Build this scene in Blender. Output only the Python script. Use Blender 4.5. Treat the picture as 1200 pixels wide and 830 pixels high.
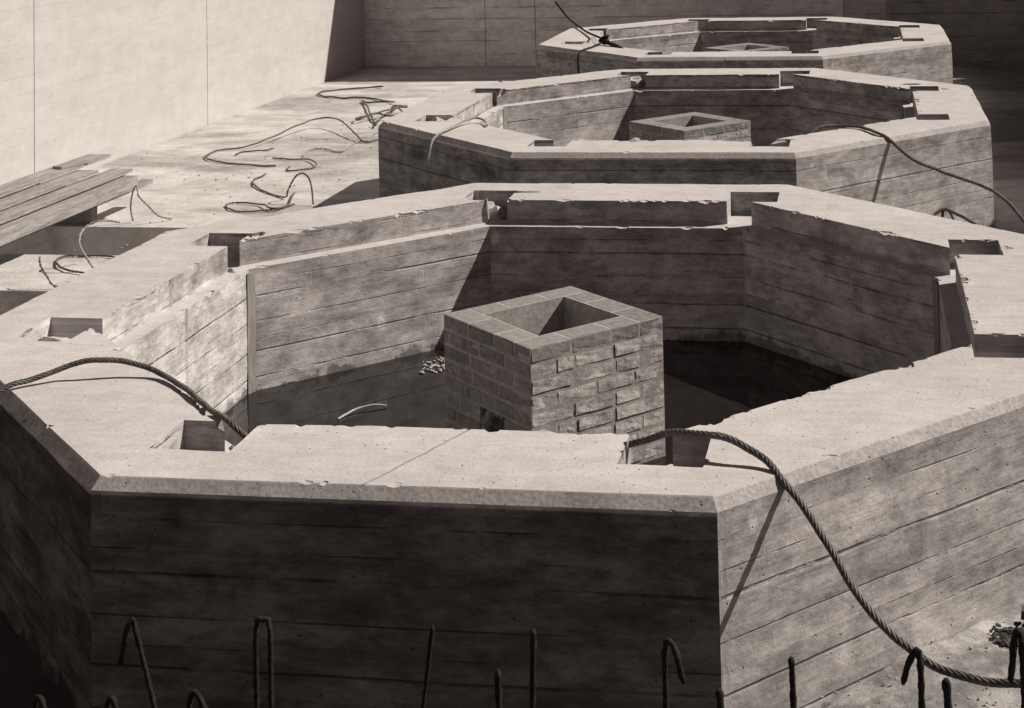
import bpy, bmesh, math, random
import numpy as np
from mathutils import Vector, Matrix, noise
R = math.radians
random.seed(7)
scene = bpy.context.scene
for o in list(bpy.data.objects): bpy.data.objects.remove(o)

# ------------------------------------------------------------------ camera
cam_d = bpy.data.cameras.new('camera'); cam = bpy.data.objects.new('camera', cam_d)
scene.collection.objects.link(cam); scene.camera = cam
pitch, yaw, roll = 0.0508, 0.1445, -0.0241
f = Vector((-math.sin(yaw)*math.cos(pitch), math.cos(yaw)*math.cos(pitch), math.sin(pitch)))
r = Vector((math.cos(yaw), math.sin(yaw), 0)); u = r.cross(f)
r2 = r*math.cos(roll)+u*math.sin(roll); u2 = -r*math.sin(roll)+u*math.cos(roll)
m = Matrix((r2, u2, -f)).transposed().to_4x4(); m.translation = (1.587, -4.965, 1.965)
cam.matrix_world = m
cam_d.sensor_width = 36; cam_d.sensor_fit = 'HORIZONTAL'
cam_d.lens = 1779.0/1200*36
cam_d.shift_x = -(749.2-600)/1200; cam_d.shift_y = -(415+223.74)/1200
cam_d.clip_start = 0.05; cam_d.clip_end = 800

# ------------------------------------------------------------------ light
SUN = Vector((1.0, 0.43, 1.0)).normalized()
elev = math.asin(SUN.z); az = math.atan2(SUN.x, SUN.y)
w = bpy.data.worlds.new('World'); scene.world = w; w.use_nodes = True
nt = w.node_tree; nt.nodes.clear()
sky = nt.nodes.new('ShaderNodeTexSky'); sky.sky_type = 'NISHITA'; sky.sun_disc = False
sky.sun_elevation = elev; sky.sun_rotation = az; sky.dust_density = .5; sky.air_density = .75
bw = nt.nodes.new('ShaderNodeRGBToBW'); tint = nt.nodes.new('ShaderNodeMix'); tint.data_type = 'RGBA'; tint.blend_type = 'MULTIPLY'
tint.inputs[0].default_value = 1; tint.inputs[7].default_value = (1.0, .72, .77, 1)   # the toned silver print has no blue sky
bg = nt.nodes.new('ShaderNodeBackground'); bg.inputs[1].default_value = 0.05
wo = nt.nodes.new('ShaderNodeOutputWorld')
nt.links.new(sky.outputs[0], bw.inputs[0]); nt.links.new(bw.outputs[0], tint.inputs[6])
nt.links.new(tint.outputs[2], bg.inputs[0]); nt.links.new(bg.outputs[0], wo.inputs[0])
sd = bpy.data.lights.new('sun', 'SUN'); sd.energy = 5.0; sd.angle = R(.53); sd.color = (1, .915, .82)
so = bpy.data.objects.new('sun', sd); scene.collection.objects.link(so)
so.rotation_euler = SUN.to_track_quat('Z', 'Y').to_euler()
scene.view_settings.view_transform = 'Standard'; scene.view_settings.look = 'None'
scene.view_settings.exposure = 0.30; scene.view_settings.gamma = 1

# ------------------------------------------------------------------ helpers
COL = scene.collection
def link(name, me, mat=None, parent=None):
    o = bpy.data.objects.new(name, me); COL.objects.link(o)
    if mat: me.materials.clear(); me.materials.append(mat)
    if parent: o.parent = parent
    return o
def empty(name, loc=(0,0,0), rz=0):
    o = bpy.data.objects.new(name, None); COL.objects.link(o); o.location = loc; o.rotation_euler.z = rz
    o.empty_display_size = .1
    return o
def tag(o, label=None, cat=None, group=None, kind=None):
    if label: o['label'] = label
    if cat: o['category'] = cat
    if group: o['group'] = group
    if kind: o['kind'] = kind
    return o
def mesh_from(name, verts, faces, smooth=False):
    me = bpy.data.meshes.new(name); me.from_pydata([tuple(v) for v in verts], [], faces); me.update()
    if smooth: me.polygons.foreach_set('use_smooth', [True]*len(me.polygons))
    return me
def box_data(x0, x1, y0, y1, z0, z1):
    v = [(x0,y0,z0),(x1,y0,z0),(x1,y1,z0),(x0,y1,z0),(x0,y0,z1),(x1,y0,z1),(x1,y1,z1),(x0,y1,z1)]
    return v, [(0,3,2,1),(4,5,6,7),(0,1,5,4),(1,2,6,5),(2,3,7,6),(3,0,4,7)]
class MB:
    def __init__(s): s.v=[]; s.f=[]
    def add(s, v, f, M=None):
        n=len(s.v); s.v += [tuple(M@Vector(p)) if M else tuple(p) for p in v]; s.f += [tuple(i+n for i in q) for q in f]; return s
    def box(s, *a, M=None): v,fc=box_data(*a); return s.add(v,fc,M)
    def mesh(s, name, smooth=False): return mesh_from(name, s.v, s.f, smooth)

# ------------------------------------------------------------------ materials
def newmat(name):
    mt = bpy.data.materials.new(name); mt.use_nodes = True; t = mt.node_tree; t.nodes.clear()
    out = t.nodes.new('ShaderNodeOutputMaterial'); b = t.nodes.new('ShaderNodeBsdfPrincipled')
    t.links.new(b.outputs[0], out.inputs[0]); b.inputs['Roughness'].default_value = .9
    b.inputs['Specular IOR Level'].default_value = .25
    return mt, t, b
class G:
    """small node helper"""
    def __init__(s, t): s.t = t
    def n(s, typ, **k):
        x = s.t.nodes.new(typ)
        for a, b in k.items(): setattr(x, a, b)
        return x
    def set(s, sock, v):
        if hasattr(v, 'is_linked') or hasattr(v, 'links'): s.t.links.new(v, sock)
        else: sock.default_value = v
    def math(s, op, a, b=None, c=None, clamp=False):
        x = s.n('ShaderNodeMath', operation=op, use_clamp=clamp); s.set(x.inputs[0], a)
        if b is not None: s.set(x.inputs[1], b)
        if c is not None: s.set(x.inputs[2], c)
        return x.outputs[0]
    def noise(s, vec, scale, detail=4, rough=.55, dist=0):
        x = s.n('ShaderNodeTexNoise'); s.t.links.new(vec, x.inputs['Vector']); x.inputs['Scale'].default_value = scale
        x.inputs['Detail'].default_value = detail; x.inputs['Roughness'].default_value = rough; x.inputs['Distortion'].default_value = dist
        return x.outputs['Fac']
    def voro(s, vec, scale, feat='F1'):
        x = s.n('ShaderNodeTexVoronoi', feature=feat); s.t.links.new(vec, x.inputs['Vector']); x.inputs['Scale'].default_value = scale
        return x
    def scale(s, vec, sc, loc=(0,0,0)):
        x = s.n('ShaderNodeMapping'); s.t.links.new(vec, x.inputs[0]); x.inputs['Scale'].default_value = sc; x.inputs['Location'].default_value = loc
        return x.outputs[0]
    def rng(s, v, a, b, c, d, smooth=True):
        x = s.n('ShaderNodeMapRange'); x.interpolation_type = 'SMOOTHSTEP' if smooth else 'LINEAR'
        s.set(x.inputs[0], v)
        for i, q in enumerate((a,b,c,d)): s.set(x.inputs[i+1], q)
        return x.outputs[0]
    def mixc(s, fac, a, b, mode='MIX'):
        x = s.n('ShaderNodeMix', data_type='RGBA', blend_type=mode); s.set(x.inputs[0], fac); s.set(x.inputs[6], a); s.set(x.inputs[7], b)
        return x.outputs[2]
    def comb(s, x_, y_, z_):
        x = s.n('ShaderNodeCombineXYZ')
        for i, q in enumerate((x_,y_,z_)): s.set(x.inputs[i], q)
        return x.outputs[0]
    def sep(s, v):
        x = s.n('ShaderNodeSeparateXYZ'); s.t.links.new(v, x.inputs[0]); return x.outputs
    def bump(s, h, strength=.5, dist=.01, prev=None):
        x = s.n('ShaderNodeBump'); s.t.links.new(h, x.inputs['Height']); x.inputs['Strength'].default_value = strength; x.inputs['Distance'].default_value = dist
        if prev: s.t.links.new(prev, x.inputs['Normal'])
        return x.outputs[0]
def g3(v): return (v, v*.975, v*.945, 1)

def concrete(name, base=.42, boards=True, bh=.108, stain=.55, dark_top_band=True, wet=None, crack=False, light=1.0, seed=0, bl=2.1, jdark=.48, bk=1.0, front_shade=None, back_panel_shade=False):
    mt, t, b = newmat(name); g = G(t)
    geo = g.n('ShaderNodeNewGeometry'); tc = g.n('ShaderNodeTexCoord'); ob = tc.outputs['Object']
    ob = g.scale(ob, (1,1,1), (seed*7.3, seed*3.1, 0))
    tn = g.n('ShaderNodeVectorTransform', vector_type='NORMAL', convert_from='WORLD', convert_to='OBJECT'); t.links.new(geo.outputs['True Normal'], tn.inputs[0])
    nz = g.sep(tn.outputs[0])[2]
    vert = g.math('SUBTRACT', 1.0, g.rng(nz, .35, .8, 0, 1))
    P = g.sep(tc.outputs['Object']); z = P[2]
    # common tone
    n1 = g.noise(ob, 1.3, 5, .6); n2 = g.noise(ob, 9, 6, .65); n3 = g.noise(ob, 60, 4, .6); n4 = g.noise(g.scale(ob, (1,1,1), (9,4,2)), 3.2, 6, .7)
    trw = g.noise(g.scale(ob, (1,5,1), (2,8,0)), 2.4, 8, .7, 1.2)
    stn = g.rng(g.noise(g.scale(ob, (1,1,1), (31,12,0)), 1.7, 9, .75, .4), .56, .70, 0, -.16)
    tone_top = g.math('ADD', g.math('ADD', g.math('ADD', g.rng(n1,.3,.7,-.07,.07), g.rng(trw,.34,.66,-.06,.05)), g.math('ADD', stn, g.rng(n2,.3,.7,-.07,.05))), g.rng(n3,.3,.7,-.06,.06))
    vs = g.voro(g.scale(ob,(1,1,1),(1.3,.2,.4)), 26); rnd = g.sep(vs.outputs['Color'])[0]
    hole = g.math('MULTIPLY', g.rng(vs.outputs['Distance'], .06, .13, 1, 0), g.rng(rnd, .70, .74, 0, 1))      # blowholes
    vs2 = g.voro(g.scale(ob,(1,1,1),(.3,5.2,.4)), 70); rnd2 = g.sep(vs2.outputs['Color'])[0]
    pit = g.math('MULTIPLY', g.rng(vs2.outputs['Distance'], .1, .22, 1, 0), g.rng(rnd2, .70, .76, 0, 1))
    # board courses
    wob = g.math('MULTIPLY', g.math('SUBTRACT', g.noise(ob, 2.2, 2), .5), .009)
    zz = g.math('ADD', g.math('ADD', z, wob), g.rng(g.noise(g.comb(0.0, 0.0, g.math('MULTIPLY', z, 1.0)), 4.0, 2), .3, .7, -.04, .04))
    q = g.math('DIVIDE', zz, bh); fr = g.math('FRACT', q); fl = g.math('FLOOR', q)
    edge = g.math('ABSOLUTE', g.math('SUBTRACT', fr, .5))            # .5 at joints
    att = g.n('ShaderNodeAttribute', attribute_name='uu'); U = att.outputs['Fac']
    uoff = g.math('ADD', U, g.math('MULTIPLY', fl, 1.37))
    uq = g.math('DIVIDE', uoff, bl); uf = g.math('FRACT', uq); ufl = g.math('FLOOR', uq)
    butt = g.rng(g.math('ABSOLUTE', g.math('SUBTRACT', uf, .5)), .4965, .4992, 0, 1)
    wn = g.n('ShaderNodeTexWhiteNoise', noise_dimensions='3D'); t.links.new(g.comb(fl, ufl, float(seed)+.5), wn.inputs['Vector'])
    brd = wn.outputs['Value']
    jn = g.noise(g.comb(g.math('MULTIPLY', U, 2.2), g.math('MULTIPLY', z, 14), 0.3), 1.0, 5, .7)
    wj = g.n('ShaderNodeTexWhiteNoise', noise_dimensions='2D'); t.links.new(g.comb(g.math('FLOOR', g.math('ADD', q, .5)), float(seed), 0.0), wj.inputs['Vector']); jw = wj.outputs['Value']
    joint = g.math('MULTIPLY', g.rng(edge, .448, .492, 0, 1), g.rng(g.math('ADD', jn, g.rng(jw, 0, 1, -.12, .10, False)), .43, .55, 0, 1))
    lip = g.math('MULTIPLY', g.rng(edge, .40, .455, 0, 1), g.rng(edge, .455, .47, 1, 0))
    grain = g.noise(g.comb(g.math('MULTIPLY', U, 1.6), g.math('MULTIPLY', z, 42), g.math('MULTIPLY', brd, 9)), 1.6, 7, .75, .1)
    smear = g.noise(g.comb(g.math('MULTIPLY', U, 1.7), g.math('MULTIPLY', z, 5), float(seed)), 1.6, 9, .72, .25)
    tone_v = g.math('ADD', g.rng(brd, 0, 1, -.09, .09, False), g.math('ADD', g.rng(grain, .3, .7, -.07, .07), g.math('ADD', g.rng(smear, .36, .64, -.20, .17), g.math('ADD', g.rng(n4,.36,.64,-.11,.10), g.rng(n2,.36,.64,-.09,.08)))))
    tone_v = g.math('MULTIPLY', tone_v, stain*2)
    if not boards:
        tone_v = g.math('MULTIPLY', g.math('ADD', g.rng(n4,.3,.7,-.1,.08), g.rng(grain,.3,.7,-.05,.05)), stain*2)
        jf = 0.0
    else: jf = 1.0
    if dark_top_band:  # darker, damp-stained lift below the arris, ragged lower edge
        nb = g.noise(g.comb(g.math('MULTIPLY',U,2.5), g.math('MULTIPLY',z,3), 4.0), 1, 5, .7)
        band = g.rng(g.math('ADD', z, g.rng(nb,.3,.7,-.14,.14)), -.34, -.18, 0, .16)
        tone_v = g.math('SUBTRACT', tone_v, band)
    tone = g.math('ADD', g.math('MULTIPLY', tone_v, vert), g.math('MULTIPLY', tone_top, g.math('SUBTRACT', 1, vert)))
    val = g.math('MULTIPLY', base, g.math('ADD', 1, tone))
    if dark_top_band:   # board-struck faces are darker and more mottled than the top
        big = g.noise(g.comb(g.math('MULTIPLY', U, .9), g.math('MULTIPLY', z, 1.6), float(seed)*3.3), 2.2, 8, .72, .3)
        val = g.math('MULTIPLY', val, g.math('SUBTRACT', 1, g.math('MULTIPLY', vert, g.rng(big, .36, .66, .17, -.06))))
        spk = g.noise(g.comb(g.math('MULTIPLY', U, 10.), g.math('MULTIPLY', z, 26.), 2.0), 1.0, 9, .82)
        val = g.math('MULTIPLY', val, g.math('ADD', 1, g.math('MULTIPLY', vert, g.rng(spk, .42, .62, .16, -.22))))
    val = g.math('MULTIPLY', val, g.math('SUBTRACT', 1, g.math('MULTIPLY', hole, .7)))
    val = g.math('MULTIPLY', val, g.math('SUBTRACT', 1, g.math('MULTIPLY', pit, .42)))
    jm = g.math('MULTIPLY', g.math('MULTIPLY', g.math('MAXIMUM', joint, g.math('MULTIPLY', butt, .05)), vert), jf)
    val = g.math('MULTIPLY', val, g.math('SUBTRACT', 1, g.math('MULTIPLY', jm, jdark)))
    if wet is not None:   # tide mark just above the standing water
        nb2 = g.noise(g.comb(g.math('MULTIPLY',U,3), g.math('MULTIPLY',z,2), 8.0), 1, 5, .7)
        wm = g.math('MULTIPLY', g.rng(g.math('ADD', z, g.rng(nb2,.3,.75,-.04,.12)), wet+.0, wet+.03, 1, 0), vert)
        val = g.math('MULTIPLY', val, g.math('SUBTRACT', 1, g.math('MULTIPLY', wm, .55)))
        t.links.new(g.rng(wm, 0, 1, .9, .45), b.inputs['Roughness'])
    if front_shade:   # shade painted into the outer front and front-left faces, broken up by noise
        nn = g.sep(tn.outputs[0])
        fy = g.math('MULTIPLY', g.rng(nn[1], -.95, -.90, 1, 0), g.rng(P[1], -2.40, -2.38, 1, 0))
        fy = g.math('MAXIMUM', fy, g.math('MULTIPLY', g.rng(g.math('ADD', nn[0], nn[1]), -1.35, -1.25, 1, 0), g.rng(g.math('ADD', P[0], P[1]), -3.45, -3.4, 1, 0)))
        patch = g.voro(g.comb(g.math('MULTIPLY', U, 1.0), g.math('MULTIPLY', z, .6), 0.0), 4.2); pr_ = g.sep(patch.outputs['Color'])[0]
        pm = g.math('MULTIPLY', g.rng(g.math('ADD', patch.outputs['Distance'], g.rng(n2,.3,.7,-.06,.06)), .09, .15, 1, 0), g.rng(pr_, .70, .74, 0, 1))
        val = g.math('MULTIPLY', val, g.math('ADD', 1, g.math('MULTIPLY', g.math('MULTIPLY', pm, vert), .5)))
        fd = g.math('MULTIPLY', g.math('MULTIPLY', fy, g.rng(z, -.055, -.045, 1, 0)), g.math('MULTIPLY', g.rng(smear, .30, .74, front_shade, front_shade*.80), g.rng(nn[0], -.5, -.3, 1.27, 1.0)))
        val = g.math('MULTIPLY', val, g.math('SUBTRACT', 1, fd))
    if crack:   # hairline shrinkage crack across the front segment
        dx, dy = .227, .527; L = math.hypot(dx, dy); nx, ny = dy/L, -dx/L
        c0 = nx*(-.116) + ny*(-2.535)
        dist = g.math('SUBTRACT', g.math('ADD', g.math('MULTIPLY', P[0], nx), g.math('MULTIPLY', P[1], ny)), c0)
        dist = g.math('ADD', dist, g.rng(n2, .2, .8, -.006, .006))
        cr = g.math('MULTIPLY', g.rng(g.math('ABSOLUTE', dist), .002, .0075, 1, 0), g.math('MULTIPLY', g.rng(P[1], -2.0, -1.98, 1, 0), g.rng(z, -.01, -.004, 0, 1)))
        val = g.math('MULTIPLY', val, g.math('SUBTRACT', 1, g.math('MULTIPLY', cr, .45)))
    if dark_top_band:   # the arris was cast against a rough fillet: coarse, pitted, a little greyer
        cf = g.math('MULTIPLY', g.rng(nz, .45, .6, 0, 1), g.rng(nz, .82, .92, 1, 0))
        cf = g.math('MULTIPLY', cf, g.math('MULTIPLY', g.rng(z, -.06, -.05, 0, 1), g.rng(z, -.006, -.002, 1, 0)))
        val = g.math('MULTIPLY', val, g.math('SUBTRACT', 1, g.math('MULTIPLY', cf, g.rng(n3, .35, .65, .34, .16))))
    if back_panel_shade:  # deeper shade of the right-hand panels painted in, stepping at the joints
        pu = g.math('ADD', U, g.rng(n1, .3, .7, -.03, .03))
        val = g.math('MULTIPLY', val, g.math('SUBTRACT', 1, g.math('ADD', g.rng(pu, 8.10, 8.18, 0, .34), g.rng(pu, 8.76, 8.84, 0, .27))))
    val = g.math('MULTIPLY', val, light)
    col = g.mixc(1.0, (1.0,.965,.95,1), g.comb(val, val, val), 'MULTIPLY')
    t.links.new(col, b.inputs['Base Color'])
    hgt = g.math('ADD', g.math('MULTIPLY', n2, .35), g.math('MULTIPLY', n3, .35))
    hgt = g.math('SUBTRACT', hgt, g.math('MULTIPLY', hole, 1.0)); hgt = g.math('SUBTRACT', hgt, g.math('MULTIPLY', pit, .4))
    if boards:
        hb = g.math('ADD', g.math('MULTIPLY', grain, .28), g.math('MULTIPLY', brd, .9))
        hb = g.math('SUBTRACT', hb, g.math('MULTIPLY', jm, 1.9))
        hgt = g.math('ADD', hgt, g.math('MULTIPLY', hb, g.math('MULTIPLY', vert, bk)))
    t.links.new(g.bump(hgt, .75, .006), b.inputs['Normal'])
    return mt

def simple(name, base, rough=.8, var=.25, scale=20, bump=.3, dist=.002, metal=0, stretch=(1,1,1), tintc=(1,.965,.93)):
    mt, t, b = newmat(name); g = G(t); tc = g.n('ShaderNodeTexCoord'); ob = g.scale(tc.outputs['Object'], stretch)
    n1 = g.noise(ob, scale, 5, .65); n2 = g.noise(ob, scale*.17, 3, .6)
    v = g.math('MULTIPLY', base, g.math('ADD', 1, g.math('ADD', g.rng(n1,.3,.7,-var,var), g.rng(n2,.3,.7,-var*.8,var*.8))))
    t.links.new(g.mixc(1.0, (*tintc,1), g.comb(v,v,v), 'MULTIPLY'), b.inputs['Base Color'])
    b.inputs['Roughness'].default_value = rough; b.inputs['Metallic'].default_value = metal
    t.links.new(g.bump(n1, bump, dist), b.inputs['Normal'])
    return mt
M_pitA = concrete('basin_concrete', .44, wet=-.80, crack=True, seed=1, front_shade=.74)
M_pitB = concrete('basin_concrete_middle', .44, wet=-.80, seed=2, front_shade=.5)
M_pitC = concrete('basin_concrete_far', .44, wet=-.80, seed=3, front_shade=.4)
M_wallL = concrete('pale_wall_concrete', .45, bh=.16, stain=.12, dark_top_band=False, seed=4, bl=3.0, jdark=.05, bk=.07)
M_wallB = concrete('back_wall_concrete', .66, bh=.19, stain=.36, dark_top_band=False, seed=5, bl=3.0, back_panel_shade=True)
M_wallR = concrete('side_wall_concrete', .42, bh=.19, stain=.36, dark_top_band=False, seed=6, bl=3.0)
M_strip = simple('corner_timber', .22, .85, .2, 30, .4, .003, stretch=(3,3,.3))
M_rope = simple('wire_rope_steel', .11, .55, .35, 90, .3, .001)
M_rope_lt = simple('wire_rope_pale', .30, .8, .3, 90, .3, .001)  # paler grey than the other wire ropes
M_bar = simple('tarred_bar', .013, .85, .5, 90, .8, .003)
M_wood = simple('weathered_timber', .25, .85, .30, 22, .5, .003, stretch=(6,.5,6))
M_wood2 = simple('dark_timber', .2, .85, .25, 14, .5, .003, stretch=(6,.5,6))
M_rubble = simple('mortar_crumbs', .38, .95, .2, 40, .5, .004)
M_mortar = simple('brick_mortar', .31, .95, .18, 40, .6, .004)
M_debris = simple('dark_debris', .06, .9, .4, 20, .5, .004)

# brick
M_brick, t, b = newmat('grey_brick'); g = G(t); tc = g.n('ShaderNodeTexCoord'); ob = tc.outputs['Object']
att = g.n('ShaderNodeAttribute', attribute_name='uu'); wn = g.n('ShaderNodeTexWhiteNoise', noise_dimensions='1D'); t.links.new(att.outputs['Fac'], wn.inputs['W'])
n1 = g.noise(ob, 30, 6, .7); n2 = g.noise(ob, 7, 5, .7); n3 = g.noise(ob, 110, 3, .6)
bgeo = g.n('ShaderNodeNewGeometry'); btn = g.n('ShaderNodeVectorTransform', vector_type='NORMAL', convert_from='WORLD', convert_to='OBJECT'); t.links.new(bgeo.outputs['True Normal'], btn.inputs[0])
sidef = g.rng(g.sep(btn.outputs[0])[1], -.8, -.4, 1, .12)   # mortar smear kept to the sunlit side, painting it lighter than the shaded one
smr = g.math('MULTIPLY', g.math('MULTIPLY', g.rng(n2, .40, .58, .30, .95), sidef), g.rng(g.sep(ob)[2], -.075, -.06, 1, .0))
v = g.math('MULTIPLY', .195, g.math('ADD', 1, g.math('ADD', g.rng(wn.outputs['Value'],0,1,-.25,.25,False), g.rng(n1,.3,.7,-.25,.25))))
v = g.math('ADD', g.math('MULTIPLY', v, g.math('SUBTRACT',1,smr)), g.math('MULTIPLY', smr, g.math('MULTIPLY', .54, g.rng(n1,.3,.7,.78,1.22))))
t.links.new(g.mixc(1.0, (1,.965,.93,1), g.comb(v,v,v), 'MULTIPLY'), b.inputs['Base Color'])
t.links.new(g.bump(g.math('ADD', n1, g.math('MULTIPLY', n3, .5)), .7, .006), b.inputs['Normal'])

# ground
M_ground, t, b = newmat('floor_slab'); g = G(t); tc = g.n('ShaderNodeTexCoord'); ob = tc.outputs['Object']; P = g.sep(ob)
n0 = g.noise(g.scale(ob,(.35,1,1)), .9, 6, .65, .6); n1 = g.noise(ob, 3.0, 7, .7, .5); n2 = g.noise(ob, 30, 5, .65); n3 = g.noise(ob, 90, 3, .6)
tone = g.math('ADD', g.rng(n0,.38,.62,-.34,.10), g.math('ADD', g.rng(n1,.35,.65,-.16,.12), g.rng(n2,.3,.7,-.08,.08)))
v = g.math('MULTIPLY', .43, g.math('ADD', 1, tone))
ap = g.math('MULTIPLY', g.rng(P[1], 1.8, 2.4, 1, 0), g.rng(P[0], .8, 1.1, 0, 1))   # earth trodden over the slab at the near right
v = g.math('MULTIPLY', v, g.math('SUBTRACT', 1, g.math('MULTIPLY', ap, g.rng(g.noise(ob, 5, 9, .75), .38, .62, .58, .12))))
# shade painted into the floor: before the near basin and right of the row
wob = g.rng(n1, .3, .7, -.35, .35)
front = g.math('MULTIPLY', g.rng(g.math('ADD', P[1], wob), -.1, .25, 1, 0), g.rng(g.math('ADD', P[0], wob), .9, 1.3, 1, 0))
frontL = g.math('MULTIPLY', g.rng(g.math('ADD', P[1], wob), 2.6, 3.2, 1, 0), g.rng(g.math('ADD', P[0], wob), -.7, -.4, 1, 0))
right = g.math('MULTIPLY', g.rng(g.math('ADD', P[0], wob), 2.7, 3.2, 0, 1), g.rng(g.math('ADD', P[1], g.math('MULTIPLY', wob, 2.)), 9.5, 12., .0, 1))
floor_shade = g.math('MAXIMUM', g.math('MAXIMUM', front, frontL), right)
floor_shade = g.math('MINIMUM', g.math('MAXIMUM', g.math('MAXIMUM', front, frontL), g.math('MULTIPLY', right, .48)), 1.0)
v = g.math('MULTIPLY', v, g.math('SUBTRACT', 1, g.math('MULTIPLY', floor_shade, .95)))
t.links.new(g.mixc(1.0, (1,.975,.945,1), g.comb(v,v,v), 'MULTIPLY'), b.inputs['Base Color'])
vs = g.voro(ob, 22); rnd = g.sep(vs.outputs['Color'])[0]
peb = g.math('MULTIPLY', g.rng(vs.outputs['Distance'],.1,.3,1,0), g.rng(rnd,.8,.85,0,1))
t.links.new(g.bump(g.math('ADD', g.math('MULTIPLY', n1, 2.0), g.math('ADD', n2, g.math('MULTIPLY', n3, .4))), .7, .008), b.inputs['Normal'])

# water
M_water, t, b = newmat('standing_water'); g = G(t); tc = g.n('ShaderNodeTexCoord'); ob = tc.outputs['Object']
n = g.noise(ob, 2.5, 3, .5); n2 = g.noise(ob, 14, 6, .7)
sc = g.rng(n2, .55, .75, 0, 1)
t.links.new(g.mixc(sc, (.012,.010,.010,1), (.030,.026,.025,1)), b.inputs['Base Color'])
t.links.new(g.rng(n2,.4,.8,.04,.22), b.inputs['Roughness']); b.inputs['IOR'].default_value = 1.33; b.inputs['Specular IOR Level'].default_value = .5
t.links.new(g.bump(n, .15, .01), b.inputs['Normal'])

# ------------------------------------------------------------------ setting: ground with two cross trenches
GZ = -.86
def grid_patch(mb, x0, x1, y0, y1, z, st, amp=.0):
    nx = max(1, int(round((x1-x0)/st))); ny = max(1, int(round((y1-y0)/st))); base = len(mb.v)
    for j in range(ny+1):
        for i in range(nx+1):
            x = x0+(x1-x0)*i/nx; y = y0+(y1-y0)*j/ny; e = 0
            if 0 < i < nx and 0 < j < ny and amp: e = amp*noise.fractal(Vector((x*1.3,y*1.3,0)), 1, 2, 4)
            mb.v.append((x, y, z+e))
    for j in range(ny):
        for i in range(nx):
            a = base+j*(nx+1)+i; mb.f.append((a, a+1, a+nx+2, a+nx+1))
gm = MB()
TR = [(-6.5, -2.75, 4.45, 5.44), (-6.5, -2.75, 6.5, 7.48)]
X0, X1, Y0, Y1 = -6.5, 7.3, -3.2, 18.95
ys = [Y0, 4.45, 5.44, 6.5, 7.48, Y1]
for k in range(5):
    a, c = ys[k], ys[k+1]
    if k in (1, 3):
        grid_patch(gm, X0, -2.75, a, c, GZ-.5, .3, .01)
        grid_patch(gm, -2.75, X1, a, c, GZ, .15)
        for (p, q2) in (((X0,a),(-2.75,a)), ((-2.75,a),(-2.75,c)), ((-2.75,c),(X0,c))):
            n_ = len(gm.v); gm.v += [(p[0],p[1],GZ),(q2[0],q2[1],GZ),(q2[0],q2[1],GZ-.5),(p[0],p[1],GZ-.5)]; gm.f.append((n_,n_+1,n_+2,n_+3))
    else: grid_patch(gm, X0, X1, a, c, GZ, .15, .006)
BIG = 400
for (x0,x1,y0,y1) in ((-BIG,BIG,-BIG,Y0),(-BIG,BIG,Y1,BIG),(-BIG,X0,Y0,Y1),(X1,BIG,Y0,Y1)):
    grid_patch(gm, x0, x1, y0, y1, GZ, 400)
ground = tag(link('ground', gm.mesh('ground'), M_ground), kind='structure')

def apron():   # low spill of concrete and earth against the right front face
    mb = MB(); nx, ny = 60, 60
    for j in range(ny+1):
        for i in range(nx+1):
            x = .95+4.2*i/nx; y = -1.1+4.2*j/ny
            e = .115*min(1, i/10, (nx-i)/10)*min(1, j/10, (ny-j)/10) 
            e += .02*noise.fractal(Vector((x*3,y*3,5)), 1, 2, 5)+.008*noise.noise(Vector((x*15,y*15,5)))
            if i in (0,nx) or j in (0,ny): e = -.02
            mb.v.append((x, y, GZ+e))
    for j in range(ny):
        for i in range(nx):
            a = j*(nx+1)+i; mb.f.append((a, a+1, a+nx+2, a+nx+1))
    o = link('path', mb.mesh('path', True), M_ground); tag(o, kind='structure')  # spill apron of concrete and earth, not a walked path
apron()

def wall_thing(name, label, p0, p1, thick, h, mat, joints, cat='wall', z0=GZ-.6):
    """concrete wall from p0 to p1 (inner face on the line), panels with open joints"""
    p0 = Vector(p0); p1 = Vector(p1); d = (p1-p0); L = d.length; d.normalize(); nrm = Vector((-d.y, d.x))  # thickness goes to nrm
    root = empty(name, (p0.x, p0.y, GZ), math.atan2(d.y, d.x)); tag(root, label, cat)
    cuts = [0]+sorted(joints)+[L]
    mb = MB(); uu = []
    for a, c in zip(cuts[:-1], cuts[1:]):
        n0 = len(mb.v); mb.box(a+.006, c-.006, 0, thick, z0-GZ, h)
    mb.box(.0, L, .03, thick-.03, z0-GZ, h-.02)
    me = mb.mesh('wall_panel'); at = me.attributes.new('uu', 'FLOAT', 'POINT')
    at.data.foreach_set('value', [v.co.x for v in me.vertices])
    link('wall_panel', me, mat, root)
    return root
wall_thing('concrete_wall', 'tall pale sunlit concrete wall running back along the left side', (-6.5, -3.2), (-6.5, 18.95), .4, 4.37, M_wallL, [3.7, 7.8, 12.2, 16.17])
wall_thing('concrete_wall', 'shaded board-marked concrete wall across the far end', (-6.9, 18.953), (7.7, 18.953), .4, 4.373, M_wallB, [2.42, 3.24, 8.14, 8.80, 11.0])
wall_thing('concrete_wall', 'tall concrete wall beyond the right edge whose shadow covers the floor', (7.3, 18.95), (7.3, -3.2), .4, 4.8, M_wallR, [5, 10, 15])
wall_thing('concrete_wall', 'low unseen concrete wall added at the near side to shade the basin front', (7.3, -2.7), (-6.5, -2.7), .4, 1.35, M_wallR, [5, 10])  # unseen wall, added to block sky from the near basin's front face

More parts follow.
